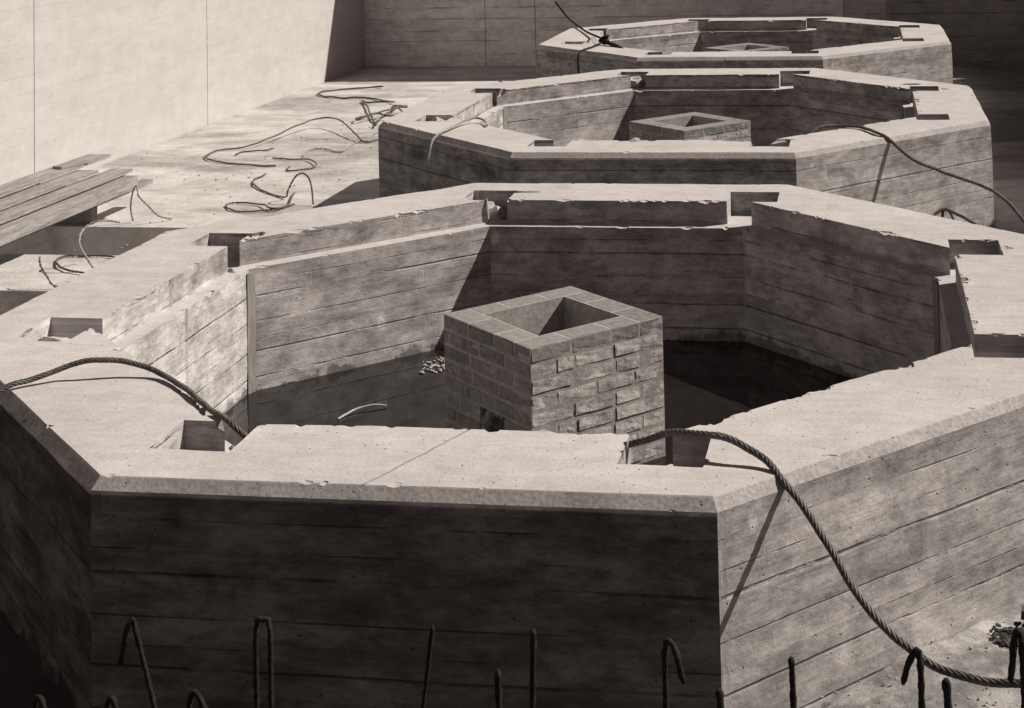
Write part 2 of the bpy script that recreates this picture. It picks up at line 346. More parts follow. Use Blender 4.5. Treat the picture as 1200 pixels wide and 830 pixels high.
# ------------------------------------------------------------------ basins
T8 = math.tan(math.pi/8)
def ocv(A, z, cy=0):
    H = A*T8
    return [(-H,-A,z),(H,-A,z),(A,-H,z),(A,H,z),(H,A,z),(-H,A,z),(-A,H,z),(-A,-H,z)]
def rock(rad, seed, c, sub=2):
    bm = bmesh.new(); bmesh.ops.create_icosphere(bm, subdivisions=sub, radius=1)
    for v in bm.verts:
        k = 1+.45*noise.noise(v.co*1.4+Vector((seed*3.1,seed*1.7,seed)))+.15*noise.noise(v.co*4+Vector((seed,0,0)))
        v.co = Vector((v.co.x*rad[0]*k+c[0], v.co.y*rad[1]*k+c[1], v.co.z*rad[2]*k+c[2]))
    vs = [tuple(v.co) for v in bm.verts]; fs = [tuple(v.index for v in fc.verts) for fc in bm.faces]; bm.free()
    return vs, fs
def basin_mesh(name, voxel, seed, extra_cut=(), extra_add=(), extra_box=(), nchips=240):
    rnd = random.Random(seed)
    prof = [(2.535,0),(2.572,-.037),(2.572,-.96),(1.918,-.96),(1.918,-.147),(2.005,-.142),(2.005,0)]
    v = []; fcs = []
    for A, z in prof: v += ocv(A, z)
    n = len(prof)
    for k in range(n):
        k2 = (k+1) % n
        for i in range(8):
            j = (i+1) % 8; fcs.append((k*8+i, k2*8+i, k2*8+j, k*8+j))
    me = mesh_from(name+'_raw', v, fcs)
    bm = bmesh.new(); bm.from_mesh(me); bmesh.ops.recalc_face_normals(bm, faces=bm.faces); bm.to_mesh(me); bm.free()
    o = link(name+'_raw', me)
    cut = MB()
    h = 2.005*T8
    zb = -.142
    # beam pockets let into the rim at every corner
    pk = []
    for sx in (-1,1):
        for sy in (-1,1):
            pk.append((sx*1.99, sx*2.26, sy*.87-.165, sy*.87+.165))        # side corners, run outwards in x
            pk.append((sx*.70, sx*1.0, sy*1.99, sy*2.29))                  # front/back corners, run outwards in y
    for (a,b_,c,d) in pk:
        j = lambda: rnd.uniform(-.008,.008)
        cut.box(min(a,b_)+j(), max(a,b_)+j(), min(c,d)+j(), max(c,d)+j(), zb-rnd.uniform(.0,.012), .3)
    for bx in extra_box: cut.box(*bx)
    obs = []
    def boolean(mb, op):
        m2 = mb.mesh('tmp'); b2 = bmesh.new(); b2.from_mesh(m2); bmesh.ops.recalc_face_normals(b2, faces=b2.faces); b2.to_mesh(m2); b2.free()
        oc = link('tmp', m2); md = o.modifiers.new('b', 'BOOLEAN'); md.operation = op; md.solver = 'EXACT'; md.use_self = True; md.object = oc; obs.append(oc)
    boolean(cut, 'DIFFERENCE')
    ch = MB()
    def on_edge(A, t, i):
        a = Vector(ocv(A,0)[i]); b3 = Vector(ocv(A,0)[(i+1)%8]); return a.lerp(b3, t)
    for q in range(nchips):
        kind = rnd.random(); i = rnd.randrange(8); t_ = rnd.random()
        if kind < .45: A, z = 2.005, 0.0
        elif kind < .7: A, z = 1.918, -.147
        elif kind < .84: A, z = 2.535, 0.0
        elif kind < .88: A, z = 2.572, -.037
        else: A, z = 2.005, 0.0
        p = on_edge(A, t_, i); s = rnd.choice((.006,.009,.012,.016)) if A > 2.1 else rnd.choice((.008,.011,.015,.022))
        vs_, fs_ = rock((s*rnd.uniform(1,2.6), s*rnd.uniform(1,2.6), s*rnd.uniform(.6,1.1)), q+seed*100, (p.x,p.y,z+s*.25), 1)
        ch.add(vs_, fs_)
    for (c, rad) in extra_cut:
        vs_, fs_ = rock(rad, rnd.random()*50, c, 2); ch.add(vs_, fs_)
    boolean(ch, 'DIFFERENCE')
    if extra_add:
        ad = MB()
        for (c, rad) in extra_add: vs_, fs_ = rock(rad, rnd.random()*50, c, 2); ad.add(vs_, fs_)
        boolean(ad, 'UNION')
    dg = bpy.context.evaluated_depsgraph_get()
    out = bpy.data.meshes.new_from_object(o.evaluated_get(dg), depsgraph=dg)
    out.name = name
    for x in [o]+obs: bpy.data.objects.remove(x)
    bm = bmesh.new(); bm.from_mesh(out); bmesh.ops.remove_doubles(bm, verts=bm.verts, dist=1e-5)
    for ax, lo, hi in ((0,-2.6,2.6),(1,-2.6,2.6),(2,-.95,.0)):
        no = [0,0,0]; no[ax] = 1; k = lo+voxel*.51
        while k < hi:
            co_ = [0,0,0]; co_[ax] = k
            bmesh.ops.bisect_plane(bm, geom=bm.verts[:]+bm.edges[:]+bm.faces[:], dist=1e-5, plane_co=co_, plane_no=no); k += voxel
    bmesh.ops.triangulate(bm, faces=[f_ for f_ in bm.faces if len(f_.verts) > 4])
    bm.to_mesh(out); bm.free()
    # hand-struck unevenness of faces and arrises
    N = len(out.vertices); co = np.empty(N*3, 'f'); out.vertices.foreach_get('co', co); co = co.reshape(-1,3)
    nr = np.empty(N*3, 'f'); out.vertices.foreach_get('normal', nr); nr = nr.reshape(-1,3)
    off = Vector((seed*11.3, 0, 0)); d1 = np.empty(N, 'f'); d2 = np.empty(N,'f')
    for i in range(N):
        p = Vector(co[i])+off
        d1[i] = noise.noise(p*2.3)*.006 + noise.noise(p*9)*.0022 + noise.noise(p*24)*.0012
    up = nr[:,2] > .6
    d1[up] *= .8
    co += nr*d1[:,None]
    out.vertices.foreach_set('co', co.ravel())
    ang = np.arctan2(co[:,1], co[:,0]); seg = np.round((ang)/(math.pi/4)); loc = ang-seg*math.pi/4
    rr = np.hypot(co[:,0], co[:,1]); uu = rr*np.sin(loc) + (seg+8)*5.3
    at = out.attributes.new('uu', 'FLOAT', 'POINT'); at.data.foreach_set('value', uu.astype('f'))
    out.polygons.foreach_set('use_smooth', [True]*len(out.polygons)); out.update(); out.set_sharp_from_angle(angle=R(24))
    return out

def basin(label, cx, cy, mat, voxel, seed, **k):
    root = empty('octagonal_basin', (cx, cy, 0)); tag(root, label, 'concrete basin', 'octagonal basins in a row')
    link('basin_wall', basin_mesh('basin_wall', voxel, seed, **k), mat, root)
    fl = MB(); vv = ocv(2.0, -.92); fl.add(vv, [tuple(range(8))]); vb = ocv(2.0, -1.1)
    n = len(fl.v); fl.v += vb; fl.f.append(tuple(range(n+7, n-1, -1)))
    link('basin_floor', fl.mesh('basin_floor'), mat, root)
    # timber corner strips left standing in the re-entrant corners below the ledge
    for i in (3, 6):
        A = 1.918; x, y, _ = ocv(A, 0)[i]; a = math.atan2(y, x)
        mb = MB(); mb.box(-.020, .0, -.030, .030, -.83-.2, -.165)
        M = Matrix.Translation((x, y, 0)) @ Matrix.Rotation(a, 4, 'Z')
        mb.v = [tuple(M@Vector(p)) for p in mb.v]
        link('corner_strip', mb.mesh('corner_strip'), M_strip, root)
    return root
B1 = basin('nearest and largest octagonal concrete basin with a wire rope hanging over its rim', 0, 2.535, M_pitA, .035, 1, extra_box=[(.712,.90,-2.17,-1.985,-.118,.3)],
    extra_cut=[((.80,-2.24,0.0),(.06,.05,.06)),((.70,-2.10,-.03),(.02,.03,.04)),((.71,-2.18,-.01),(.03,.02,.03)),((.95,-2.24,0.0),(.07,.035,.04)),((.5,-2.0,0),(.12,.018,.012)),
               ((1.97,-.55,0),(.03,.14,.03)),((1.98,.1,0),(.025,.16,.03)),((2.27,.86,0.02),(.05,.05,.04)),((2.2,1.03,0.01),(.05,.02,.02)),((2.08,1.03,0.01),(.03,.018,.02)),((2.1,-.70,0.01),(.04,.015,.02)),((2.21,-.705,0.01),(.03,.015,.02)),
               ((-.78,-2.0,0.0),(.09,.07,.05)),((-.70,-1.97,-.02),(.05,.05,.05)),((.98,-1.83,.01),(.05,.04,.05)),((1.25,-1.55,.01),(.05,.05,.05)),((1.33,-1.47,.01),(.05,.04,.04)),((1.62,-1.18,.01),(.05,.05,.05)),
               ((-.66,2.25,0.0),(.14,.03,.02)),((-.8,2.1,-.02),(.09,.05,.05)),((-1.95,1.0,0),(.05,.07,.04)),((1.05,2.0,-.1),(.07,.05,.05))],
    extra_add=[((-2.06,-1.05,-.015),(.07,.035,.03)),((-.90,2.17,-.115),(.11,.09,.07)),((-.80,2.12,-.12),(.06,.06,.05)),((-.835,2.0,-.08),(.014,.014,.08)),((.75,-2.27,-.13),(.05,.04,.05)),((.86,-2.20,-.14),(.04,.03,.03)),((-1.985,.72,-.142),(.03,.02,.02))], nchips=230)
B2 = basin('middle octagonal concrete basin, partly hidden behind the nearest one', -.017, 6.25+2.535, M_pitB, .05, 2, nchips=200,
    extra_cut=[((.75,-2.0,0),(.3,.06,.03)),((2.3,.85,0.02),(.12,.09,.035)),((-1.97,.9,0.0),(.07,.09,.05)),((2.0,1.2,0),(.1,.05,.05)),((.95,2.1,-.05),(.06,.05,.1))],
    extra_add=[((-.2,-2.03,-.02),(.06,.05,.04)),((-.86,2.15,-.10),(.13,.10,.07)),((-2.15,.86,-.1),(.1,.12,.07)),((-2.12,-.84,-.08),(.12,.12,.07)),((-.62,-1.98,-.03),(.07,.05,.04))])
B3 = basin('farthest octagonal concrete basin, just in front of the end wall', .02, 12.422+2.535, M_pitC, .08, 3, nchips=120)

# standing water in each basin: a pond of its own inside the ring
for (cx, cy) in ((0,2.535), (-.017,8.785), (.02,14.957)):
    mb = MB(); mb.add(ocv(2.0, 0), [tuple(range(8))])
    n_ = len(mb.v); mb.v += ocv(2.0, -.15); mb.f.append(tuple(range(n_+7, n_-1, -1)))
    for i in range(8): mb.f.append((i, i+8, (i+1)%8+8, (i+1)%8))
    o = link('water', mb.mesh('water'), M_water); o.location = (cx, cy, -.83); tag(o, kind='structure')

# ------------------------------------------------------------------ brick shafts
def shaft(label, cx, cy, top, seed, rz, hole=True):
    rnd = random.Random(seed)
    root = empty('brick_shaft', (cx, cy, top), rz); tag(root, label, 'brick shaft', 'square brick shafts in the basins')
    S, T, H, J = .79, .145, .0745, .009
    bm = bmesh.new(); lay = bm.verts.layers.float.new('uu'); idx = 0
    def brick(cxy, lx, ly, z0, hh, ang, top_=False):
        nonlocal idx
        if lx < .03: return
        idx += 1
        bb = bmesh.new(); bmesh.ops.create_cube(bb, size=1)
        for v in bb.verts: v.co = Vector((v.co.x*lx, v.co.y*ly, v.co.z*hh))
        bmesh.ops.bevel(bb, geom=bb.edges[:], offset=.0055, segments=2, affect='EDGES')
        bmesh.ops.subdivide_edges(bb, edges=[e for e in bb.edges if e.calc_length() > .05], cuts=2, use_grid_fill=True)
        M = Matrix.Translation((cxy[0], cxy[1], z0+hh/2)) @ Matrix.Rotation(ang+rnd.uniform(-.016,.016), 4, 'Z') @ Matrix.Rotation(0 if top_ else rnd.uniform(-.015,.015), 4, 'Y')
        off = Vector((idx*3.7, seed, 0))
        mp = {}
        for v in bb.verts:
            k = noise.noise_vector(v.co*22+off)*.0030 + noise.noise_vector(v.co*70+off)*.0022
            if top_ and v.co.z > 0: k.z = -abs(k.z)*.15
            nv = bm.verts.new(M @ (v.co+k)); nv[lay] = idx*1.37; mp[v] = nv
        for fc in bb.faces:
            try: bm.faces.new([mp[v] for v in fc.verts])
            except ValueError: pass
        bb.free()
    ncourse = 12
    for c in range(ncourse):
        z0 = -(c+1)*H + (J if c else 0)
        hh = H-J
        if c == 0: z0 = -H+J/2; hh = H-J/2
        for side in range(4):
            ang = side*math.pi/2
            flip = c % 2
            run = S-T; pos = -S/2+T if flip else -S/2
            if c == 0: lens = [.235,.235,.2]
            else:
                lens = [.235,.235,.18] if (c//2+side) % 2 else [.115,.235,.235]
                lens = [q_+rnd.uniform(-.014,.014) for q_ in lens]
            if rnd.random() < .5 and c: lens = lens[::-1]
            x = pos
            for q, L in enumerate(lens):
                L = min(L, pos+run-x) if q < len(lens)-1 else pos+run-x
                jut = rnd.uniform(-.0015,.0022); yy = -S/2+T/2+jut
                lx, cx_ = L-J, x+L/2
                skip = hole and side == 3 and c in (5,6,7) and ((-.02 < cx_ < .20))
                ca, sa = math.cos(ang), math.sin(ang)
                if not skip: brick((cx_*ca-yy*sa, cx_*sa+yy*ca), lx, T-.004, z0, hh, ang, c == 0)
                x += L
    bm.normal_update()
    me = bpy.data.meshes.new('brickwork'); bm.to_mesh(me); bm.free()
    link('brickwork', me, M_brick, root)
    # mortar body, slightly back from the brick faces, open in the middle
    a, bq = S/2-.0050, S/2-T-.006
    mm = MB()
    zt, zb = -.0012, -ncourse*H
    o4 = [(-a,-a),(a,-a),(a,a),(-a,a)]; i4 = [(-bq,-bq),(bq,-bq),(bq,bq),(-bq,bq)]
    if not hole:
        v = [(x,y,zt) for x,y in o4]+[(x,y,zt) for x,y in i4]+[(x,y,zb) for x,y in o4]+[(x,y,zb) for x,y in i4]
        fs = []
        for i in range(4):
            j = (i+1) % 4; fs += [(i,j,4+j,4+i),(i,8+i,8+j,j),(4+i,4+j,12+j,12+i),(8+i,12+i,12+j,8+j)]
        mm.add(v, fs)
    else:   # four slabs; the broken side has an opening through it
        th = a-bq
        mm.box(-a, a, -a, -bq, zb, zt); mm.box(-a, a, bq, a, zb, zt); mm.box(bq, a, -bq, bq, zb, zt)
        mm.box(-a, -bq, -bq, .0-.2, zb, zt); mm.box(-a, -bq, .06, bq, zb, zt)
        mm.box(-bq-.03, -bq, -.2, .06, -8*H, -5*H); mm.box(-a, -bq, -.2, .06, zb, -8*H); mm.box(-a, -bq, -.2, .06, -5*H, zt)
    if hole:
        for q in range(16):
            an = q/16*2*math.pi; s_ = rnd.uniform(.016,.034)
            vs_, fs_ = rock((.03,s_,s_), q+3, (-a+.035, -.07+.13*math.cos(an), -6.5*H+.11*math.sin(an)), 2); mm.add(vs_, fs_)
    link('mortar', mm.mesh('mortar'), M_mortar, root)
    return root
shaft('square brick shaft in the nearest basin, with a hole broken in its shaded side', -.007, 2.555, -.155, 5, R(45+1.2))
shaft('open square brick shaft in the middle basin, mostly hidden below the front rim', -.03, 8.83, -.17, 6, R(45+1.5), hole=False)
shaft('farthest open square brick shaft, only its top showing in the third basin', .02, 14.99, -.17, 8, R(45+1.0), hole=False)

# ------------------------------------------------------------------ ropes
def spline(pts, step):
    P = [Vector(p) for p in pts]; P = [P[0]*2-P[1]]+P+[P[-1]*2-P[-2]]; out = []
    for i in range(1, len(P)-2):
        a,b_,c,d = P[i-1:i+3]; L = (c-b_).length; n = max(2, int(L/step))
        for k in range(n):
            t = k/n
            out.append(.5*((2*b_)+(-a+c)*t+(2*a-5*b_+4*c-d)*t*t+(-a+3*b_-3*c+d)*t**3))
    out.append(P[-2]); return out
def sweep(mb, path, rad, ns=6, cap=True, radf=None):
    T = [(path[min(i+1,len(path)-1)]-path[max(i-1,0)]).normalized() for i in range(len(path))]
    up = Vector((0,0,1)) if abs(T[0].z) < .9 else Vector((1,0,0)); N = (up-T[0]*up.dot(T[0])).normalized(); fr = []
    for i, t in enumerate(T):
        N = (N-t*N.dot(t)).normalized(); fr.append((N.copy(), t.cross(N)))
    if mb is None: return fr
    b0 = len(mb.v)
    for i, p in enumerate(path):
        rr = rad*(radf(i/(len(path)-1)) if radf else 1)
        for k in range(ns):
            a = 2*math.pi*k/ns; mb.v.append(tuple(p+fr[i][0]*math.cos(a)*rr+fr[i][1]*math.sin(a)*rr))
    for i in range(len(path)-1):
        for k in range(ns):
            k2 = (k+1) % ns; a = b0+i*ns
            mb.f.append((a+k, a+k2, a+ns+k2, a+ns+k))
    if cap: mb.f.append(tuple(b0+k for k in range(ns-1,-1,-1))); mb.f.append(tuple(b0+(len(path)-1)*ns+k for k in range(ns)))
def rope(name, label, pts, rad, mat, cat='wire rope', strands=6, step=None, group=None, lay=None, wob=0):
    step = step or rad*.9
    path = spline(pts, step); lay = lay or rad*10
    path = [p+Vector(noise.noise_vector(p*9+Vector((3,7,1))))*rad*.35 for p in path]
    if wob:
        path = [p+Vector(noise.noise_vector(p*6))*wob for p in path]
    fr = sweep(None, path, rad)
    org = path[len(path)//2].copy(); org.z = min(p.z for p in path)-rad
    mb = MB(); s = 0; ph = [0]
    for i in range(1, len(path)): s += (path[i]-path[i-1]).length; ph.append(2*math.pi*s/lay)
    if strands:
        for k in range(strands):
            sub = []
            for i, p in enumerate(path):
                a = ph[i]+2*math.pi*k/strands; sub.append(p+(fr[i][0]*math.cos(a)+fr[i][1]*math.sin(a))*rad*.64-org)
            sweep(mb, sub, rad*.37, 5)
    else: sweep(mb, [p-org for p in path], rad, 8)
    o = link(name, mb.mesh(name, True), mat); o.location = org
    return tag(o, label, cat, group)

rope('wire_rope', 'heavy twisted wire rope slung over the front right rim of the nearest basin',
     [(.30,.95,-.27),(.50,.66,-.12),(.70,.50,-.028),(.86,.42,.045),(1.005,.319,.078),(1.064,.313,.074),(1.124,.289,.058),(1.212,.241,.020),(1.272,.17,-.02),(1.329,.126,-.069),(1.384,.068,-.125),(1.438,.006,-.185),(1.49,-.056,-.248),(1.567,-.126,-.31),(1.641,-.178,-.35),(1.739,-.236,-.387),(1.86,-.28,-.396),(1.956,-.303,-.387),(2.10,-.33,-.36),(2.4,-.4,-.3)],
     .0128, M_rope, strands=6)
rope('wire_rope', 'wire rope arching over the left corner of the nearest basin rim into the basin',
     [(-2.25,.60,-.32),(-2.08,.67,-.16),(-1.95,.72,-.035),(-1.876,.80,.016),(-1.813,.866,.028),(-1.747,.912,.042),(-1.678,.956,.062),(-1.598,.982,.073),(-1.518,1.007,.067),(-1.430,1.018,.05),(-1.333,1.008,.024),(-1.212,.915,.017),(-1.074,.775,.016),(-.943,.632,.014),(-.845,.541,.014),(-.77,.47,.005),(-.68,.50,-.10),(-.60,.62,-.32),(-.52,.75,-.9)],
     .0118, M_rope, strands=6)
rope('wire_rope', 'wire rope hanging over the right face of the middle basin down to the floor',
     [(.95,7.0,-.35),(1.08,7.14,-.06),(1.192,7.25,.02),(1.355,7.34,.02),(1.523,7.28,.018),(1.653,6.985,.018),(1.734,6.90,-.02),(1.903,6.887,-.163),(2.092,6.876,-.244),(2.28,6.871,-.307),(2.466,6.862,-.38),(2.587,6.844,-.465),(2.67,6.822,-.56),(2.85,6.75,-.75),(3.1,6.6,-.84)],
     .014, M_rope, strands=5, step=.02)
rope('wire_rope', 'short bent loop of wire rope on the floor behind the nearest basin',
     [(1.70,6.40,-.84),(1.86,6.50,-.70),(2.03,6.62,-.53),(2.12,6.66,-.49),(2.20,6.60,-.51),(2.30,6.52,-.55),(2.45,6.47,-.63),(2.60,6.45,-.74),(2.9,6.4,-.84)],
     .013, M_rope, strands=5, step=.02)
rope('wire_rope', 'inner strand of wire rope bent upright on the floor behind the nearest basin',
     [(2.16,6.3,-.84),(2.10,6.55,-.66),(2.10,6.65,-.52),(2.14,6.69,-.50),(2.19,6.62,-.6),(2.2,6.5,-.84)],
     .012, M_rope, strands=5, step=.02)
rope('wire_rope', 'pale rope end drooping over the left rim of the middle basin',
     [(-1.55,7.40,.016),(-1.60,7.55,.03),(-1.694,7.62,.045),(-1.764,7.48,.04),(-1.818,7.169,.022),(-1.845,6.95,.012),(-1.865,6.84,-.03),(-1.875,6.80,-.12),(-1.89,6.80,-.18)],
     .011, M_rope_lt, strands=4, step=.02)
C1 = M_rope
fl = [
 ('big looping cable on the floor beside the pale left wall', [(-4.522,10.227,-.845),(-4.760,10.277,-.845),(-5.177,10.417,-.845),(-5.511,10.715,-.845),(-5.561,11.135,-.845),(-5.303,11.348,-.83),(-5.160,11.739,-.79),(-5.086,12.344,-.75),(-4.959,12.8,-.738),(-4.672,12.598,-.738),(-4.298,12.032,-.79),(-4.063,11.694,-.84),(-3.958,11.924,-.845),(-3.859,12.280,-.845)], C1, .0135),
 ('small hooked cable end lying inside the big floor loop', [(-5.240,10.872,-.845),(-5.241,11.083,-.845),(-5.037,11.138,-.845),(-4.985,11.301,-.845)], C1, .0125),
 ('tangled cable nearest the foot of the far wall', [(-5.490,16.431,-.845),(-5.337,16.275,-.82),(-5.687,16.254,-.845),(-5.985,16.084,-.845),(-6.117,15.821,-.845),(-5.938,15.470,-.845),(-5.603,15.292,-.845),(-5.234,15.282,-.845),(-4.858,14.945,-.84),(-4.688,14.781,-.83),(-4.805,14.705,-.82),(-5.019,14.710,-.83),(-5.196,14.953,-.845),(-4.938,14.398,-.83),(-4.646,13.660,-.83),(-4.37,13.0,-.845)], C1, .0165),
 ('snarled cable heaped on the floor at the left corner of the middle basin', [(-4.269,12.716,-.82),(-4.377,13.310,-.80),(-4.446,14.016,-.82),(-4.625,14.545,-.845),(-4.3,14.1,-.80),(-4.378,13.798,-.78),(-4.50,13.378,-.78),(-4.607,13.109,-.80),(-4.697,13.312,-.82),(-4.533,13.518,-.80),(-4.322,13.377,-.80),(-4.20,13.515,-.82),(-4.279,12.975,-.845)], C1, .016),
 ('pale cable trailing from the basin corner across the sunlit floor', [(-3.92,12.75,-.82),(-4.136,12.341,-.845),(-4.090,11.866,-.845),(-4.163,11.637,-.845),(-4.121,11.091,-.845),(-4.373,11.250,-.845),(-4.520,11.249,-.845),(-4.46,10.828,-.845)], M_rope_lt, .012),
 ('small coiled lead in the middle of the sunlit floor', [(-4.75,10.7,-.845),(-4.522,10.624,-.845),(-4.362,10.625,-.84),(-4.185,10.430,-.83),(-4.095,10.238,-.84),(-4.117,10.083,-.845),(-4.298,10.0,-.845),(-4.36,10.2,-.84)], C1, .012),
 ('arched cable standing just behind the rim of the nearest basin', [(-4.459,9.814,-.845),(-4.434,9.419,-.845),(-4.180,9.008,-.845),(-3.827,8.68,-.845),(-3.764,8.62,-.77),(-3.72,8.60,-.70),(-3.66,8.57,-.62),(-3.59,8.55,-.595),(-3.51,8.52,-.64),(-3.46,8.45,-.74),(-3.43,8.38,-.845)], C1, .0125),
 ('flat figure-eight of cable lying on the floor behind the rim', [(-3.616,8.400,-.845),(-3.690,8.179,-.845),(-3.845,8.068,-.845),(-4.057,8.096,-.845),(-4.238,8.308,-.845),(-4.180,8.444,-.845),(-3.918,8.345,-.84),(-3.703,8.12,-.83),(-3.657,8.324,-.84),(-3.736,8.622,-.84),(-3.807,8.894,-.845)], C1, .012),
 ('pale rope tied round the end of the lowest plank', [(-4.486,7.75,-.845),(-4.57,7.66,-.80),(-4.64,7.60,-.70),(-4.70,7.55,-.60),(-4.72,7.58,-.53),(-4.78,7.62,-.56),(-4.80,7.62,-.68),(-4.80,7.65,-.845)], M_rope_lt, .012),
 ('pale cable standing up in a loop beside the near trench', [(-4.20,6.2,-.845),(-4.26,6.0,-.84),(-4.35,6.02,-.76),(-4.42,6.04,-.66),(-4.44,6.125,-.58),(-4.397,6.193,-.54),(-4.322,6.239,-.53),(-4.24,6.332,-.56)], M_rope_lt, .013),
 ('flat loop of cable on the floor between the two trenches', [(-4.20,6.24,-.845),(-4.35,6.40,-.845),(-4.630,6.420,-.845),(-4.735,6.405,-.845),(-4.731,6.269,-.845),(-4.615,6.088,-.845),(-4.457,5.966,-.845),(-4.269,5.899,-.845),(-4.2,5.99,-.84)], C1, .0125),
 ('bent cable end at the edge of the nearest trench', [(-4.20,5.60,-.845),(-4.317,5.50,-.845),(-4.376,5.50,-.78),(-4.445,5.52,-.70),(-4.48,5.581,-.66)], C1, .012),
]
for lab, pts, mt_, rr in fl:
    rope('cable', lab, pts, rr*.84, mt_, 'cable', strands=4, step=.03, group='cables strewn on the floor', wob=.008)

# line with a knotted grommet on the far basin
kn = empty('knotted_line', (-1.66,13.82,0)); tag(kn, 'dark slack line ending in a thick knot on the left corner of the farthest basin', 'rope')
mb = MB(); sweep(mb, [p-Vector((-1.66,13.82,0)) for p in spline([(-3.32,18.93,.15),(-2.75,17.1,.05),(-2.2,15.4,.03),(-1.9,14.5,.05),(-1.68,13.86,.07)], .1)], .014, 7)
link('line', mb.mesh('line', True), M_bar, kn)
mb = MB(); vs_, fs_ = rock((.055,.06,.05), 4, (0,0,.055), 2); mb.add(vs_, fs_)
sweep(mb, spline([(-.06,-.02,.05),(0,-.05,.10),(.05,0,.11),(0,.05,.08),(-.05,0,.05),(0,-.06,.03),(.06,0,.05)], .01), .018, 6)
link('knot', mb.mesh('knot', True), M_bar, kn)
mb = MB(); sweep(mb, spline([(0,0,.05),(.10,-.14,.03),(.26,-.36,.0),(.40,-.55,-.06)], .02), .030, 7, radf=lambda t:1-.45*t)
link('rope_tail', mb.mesh('rope_tail', True), M_bar, kn)
rope('wire_rope', 'thin dark rope dropping from the knot over the front of the farthest basin',
     [(-1.68,13.80,.03),(-1.74,13.45,.016),(-1.79,13.12,.016),(-1.82,13.0,-.0),(-1.83,12.96,-.06),(-1.83,12.95,-.3),(-1.83,12.95,-.6)], .013, M_bar, strands=0)

# ------------------------------------------------------------------ timber stack by the left wall
def plank(label, x0, x1, y0, y1, z0, z1, mat, tilt=0, rz=0, ry=0):
    cx, cz = (x0+x1)/2, z0
    mb = MB(); a, h, L = (x1-x0)/2, z1-z0, y1-y0; n = 28
    rnd = random.Random(label)
    ring = []
    for i in range(n+1):
        y = L*i/n; wv = .006*noise.noise(Vector((i*.35, len(label), 0))); ring.append(len(mb.v))
        for (px, pz) in ((-a,0),(a,0),(a,h),(-a,h)): mb.v.append((px+wv+rnd.uniform(-.0012,.0012), y, pz+wv*.7+rnd.uniform(-.0012,.0012)))
    for i in range(n):
        for k in range(4):
            k2=(k+1)%4; mb.f.append((ring[i]+k, ring[i]+k2, ring[i+1]+k2, ring[i+1]+k))
    mb.f.append((0,3,2,1)[::-1]); q = ring[-1]; mb.f.append((q+3,q+2,q+1,q))
    me = mb.mesh('plank'); bm = bmesh.new(); bm.from_mesh(me); bmesh.ops.recalc_face_normals(bm, faces=bm.faces); bm.to_mesh(me); bm.free()
    o = link('plank', me, mat); o.location = (cx, y0, cz); o.rotation_euler = (0, ry, rz)
    return tag(o, label, 'plank', 'planks stacked by the left wall')
plank('thick squared timber forming the front edge of the stack, nearest the basin', -5.06,-4.90, 2.2,7.95, -.62,-.51, M_wood)
plank('thin dark plank under the front timber whose end sticks out farthest', -5.07,-4.97, 3.6,8.38, -.658,-.624, M_wood2)
plank('second board from the basin, overhanging the front timber', -5.20,-5.00, 1.8,8.05, -.495,-.466, M_wood)
plank('third board up in the stack, stepped back from the basin', -5.37,-5.17, 2.0,7.75, -.452,-.425, M_wood)
plank('topmost and rearmost board of the stack, on the side of the pale wall', -5.56,-5.34, 2.0,8.30, -.410,-.382, M_wood)
plank('flat board lying low beneath the stepped boards of the stack', -5.72,-5.10, 2.2,7.5, -.565,-.515, M_wood2)
plank('short offcut of board lying on top near the far end of the stack', -5.50,-5.40, 7.55,7.9, -.380,-.358, M_wood, rz=R(-14))
for k, (yb, lb) in enumerate(((2.9,'short timber bearer under the near part of the plank stack'), (5.05,'short timber bearer under the plank stack across the near trench edge'), (7.62,'short timber bearer under the far ends of the planks'))):
    mb = MB(); mb.box(-.46,.26,-.05,.05,0,.198)
    o = link('timber_bearer', mb.mesh('timber_bearer'), M_wood2); o.location = (-5.40, yb, GZ+.003); tag(o, lb, 'timber')
# battens
for (x, y, z, L, rz, lb, mt_) in ((-5.55,7.25,-1.357,.34,R(2),'short pale batten lying in the shaded trench',M_wood),):
    mb = MB(); mb.box(-L/2,L/2,-.03,.03,0,.05); o = link('batten', mb.mesh('batten'), mt_); o.location=(x,y,z); o.rotation_euler.z=rz; tag(o, lb, 'batten')

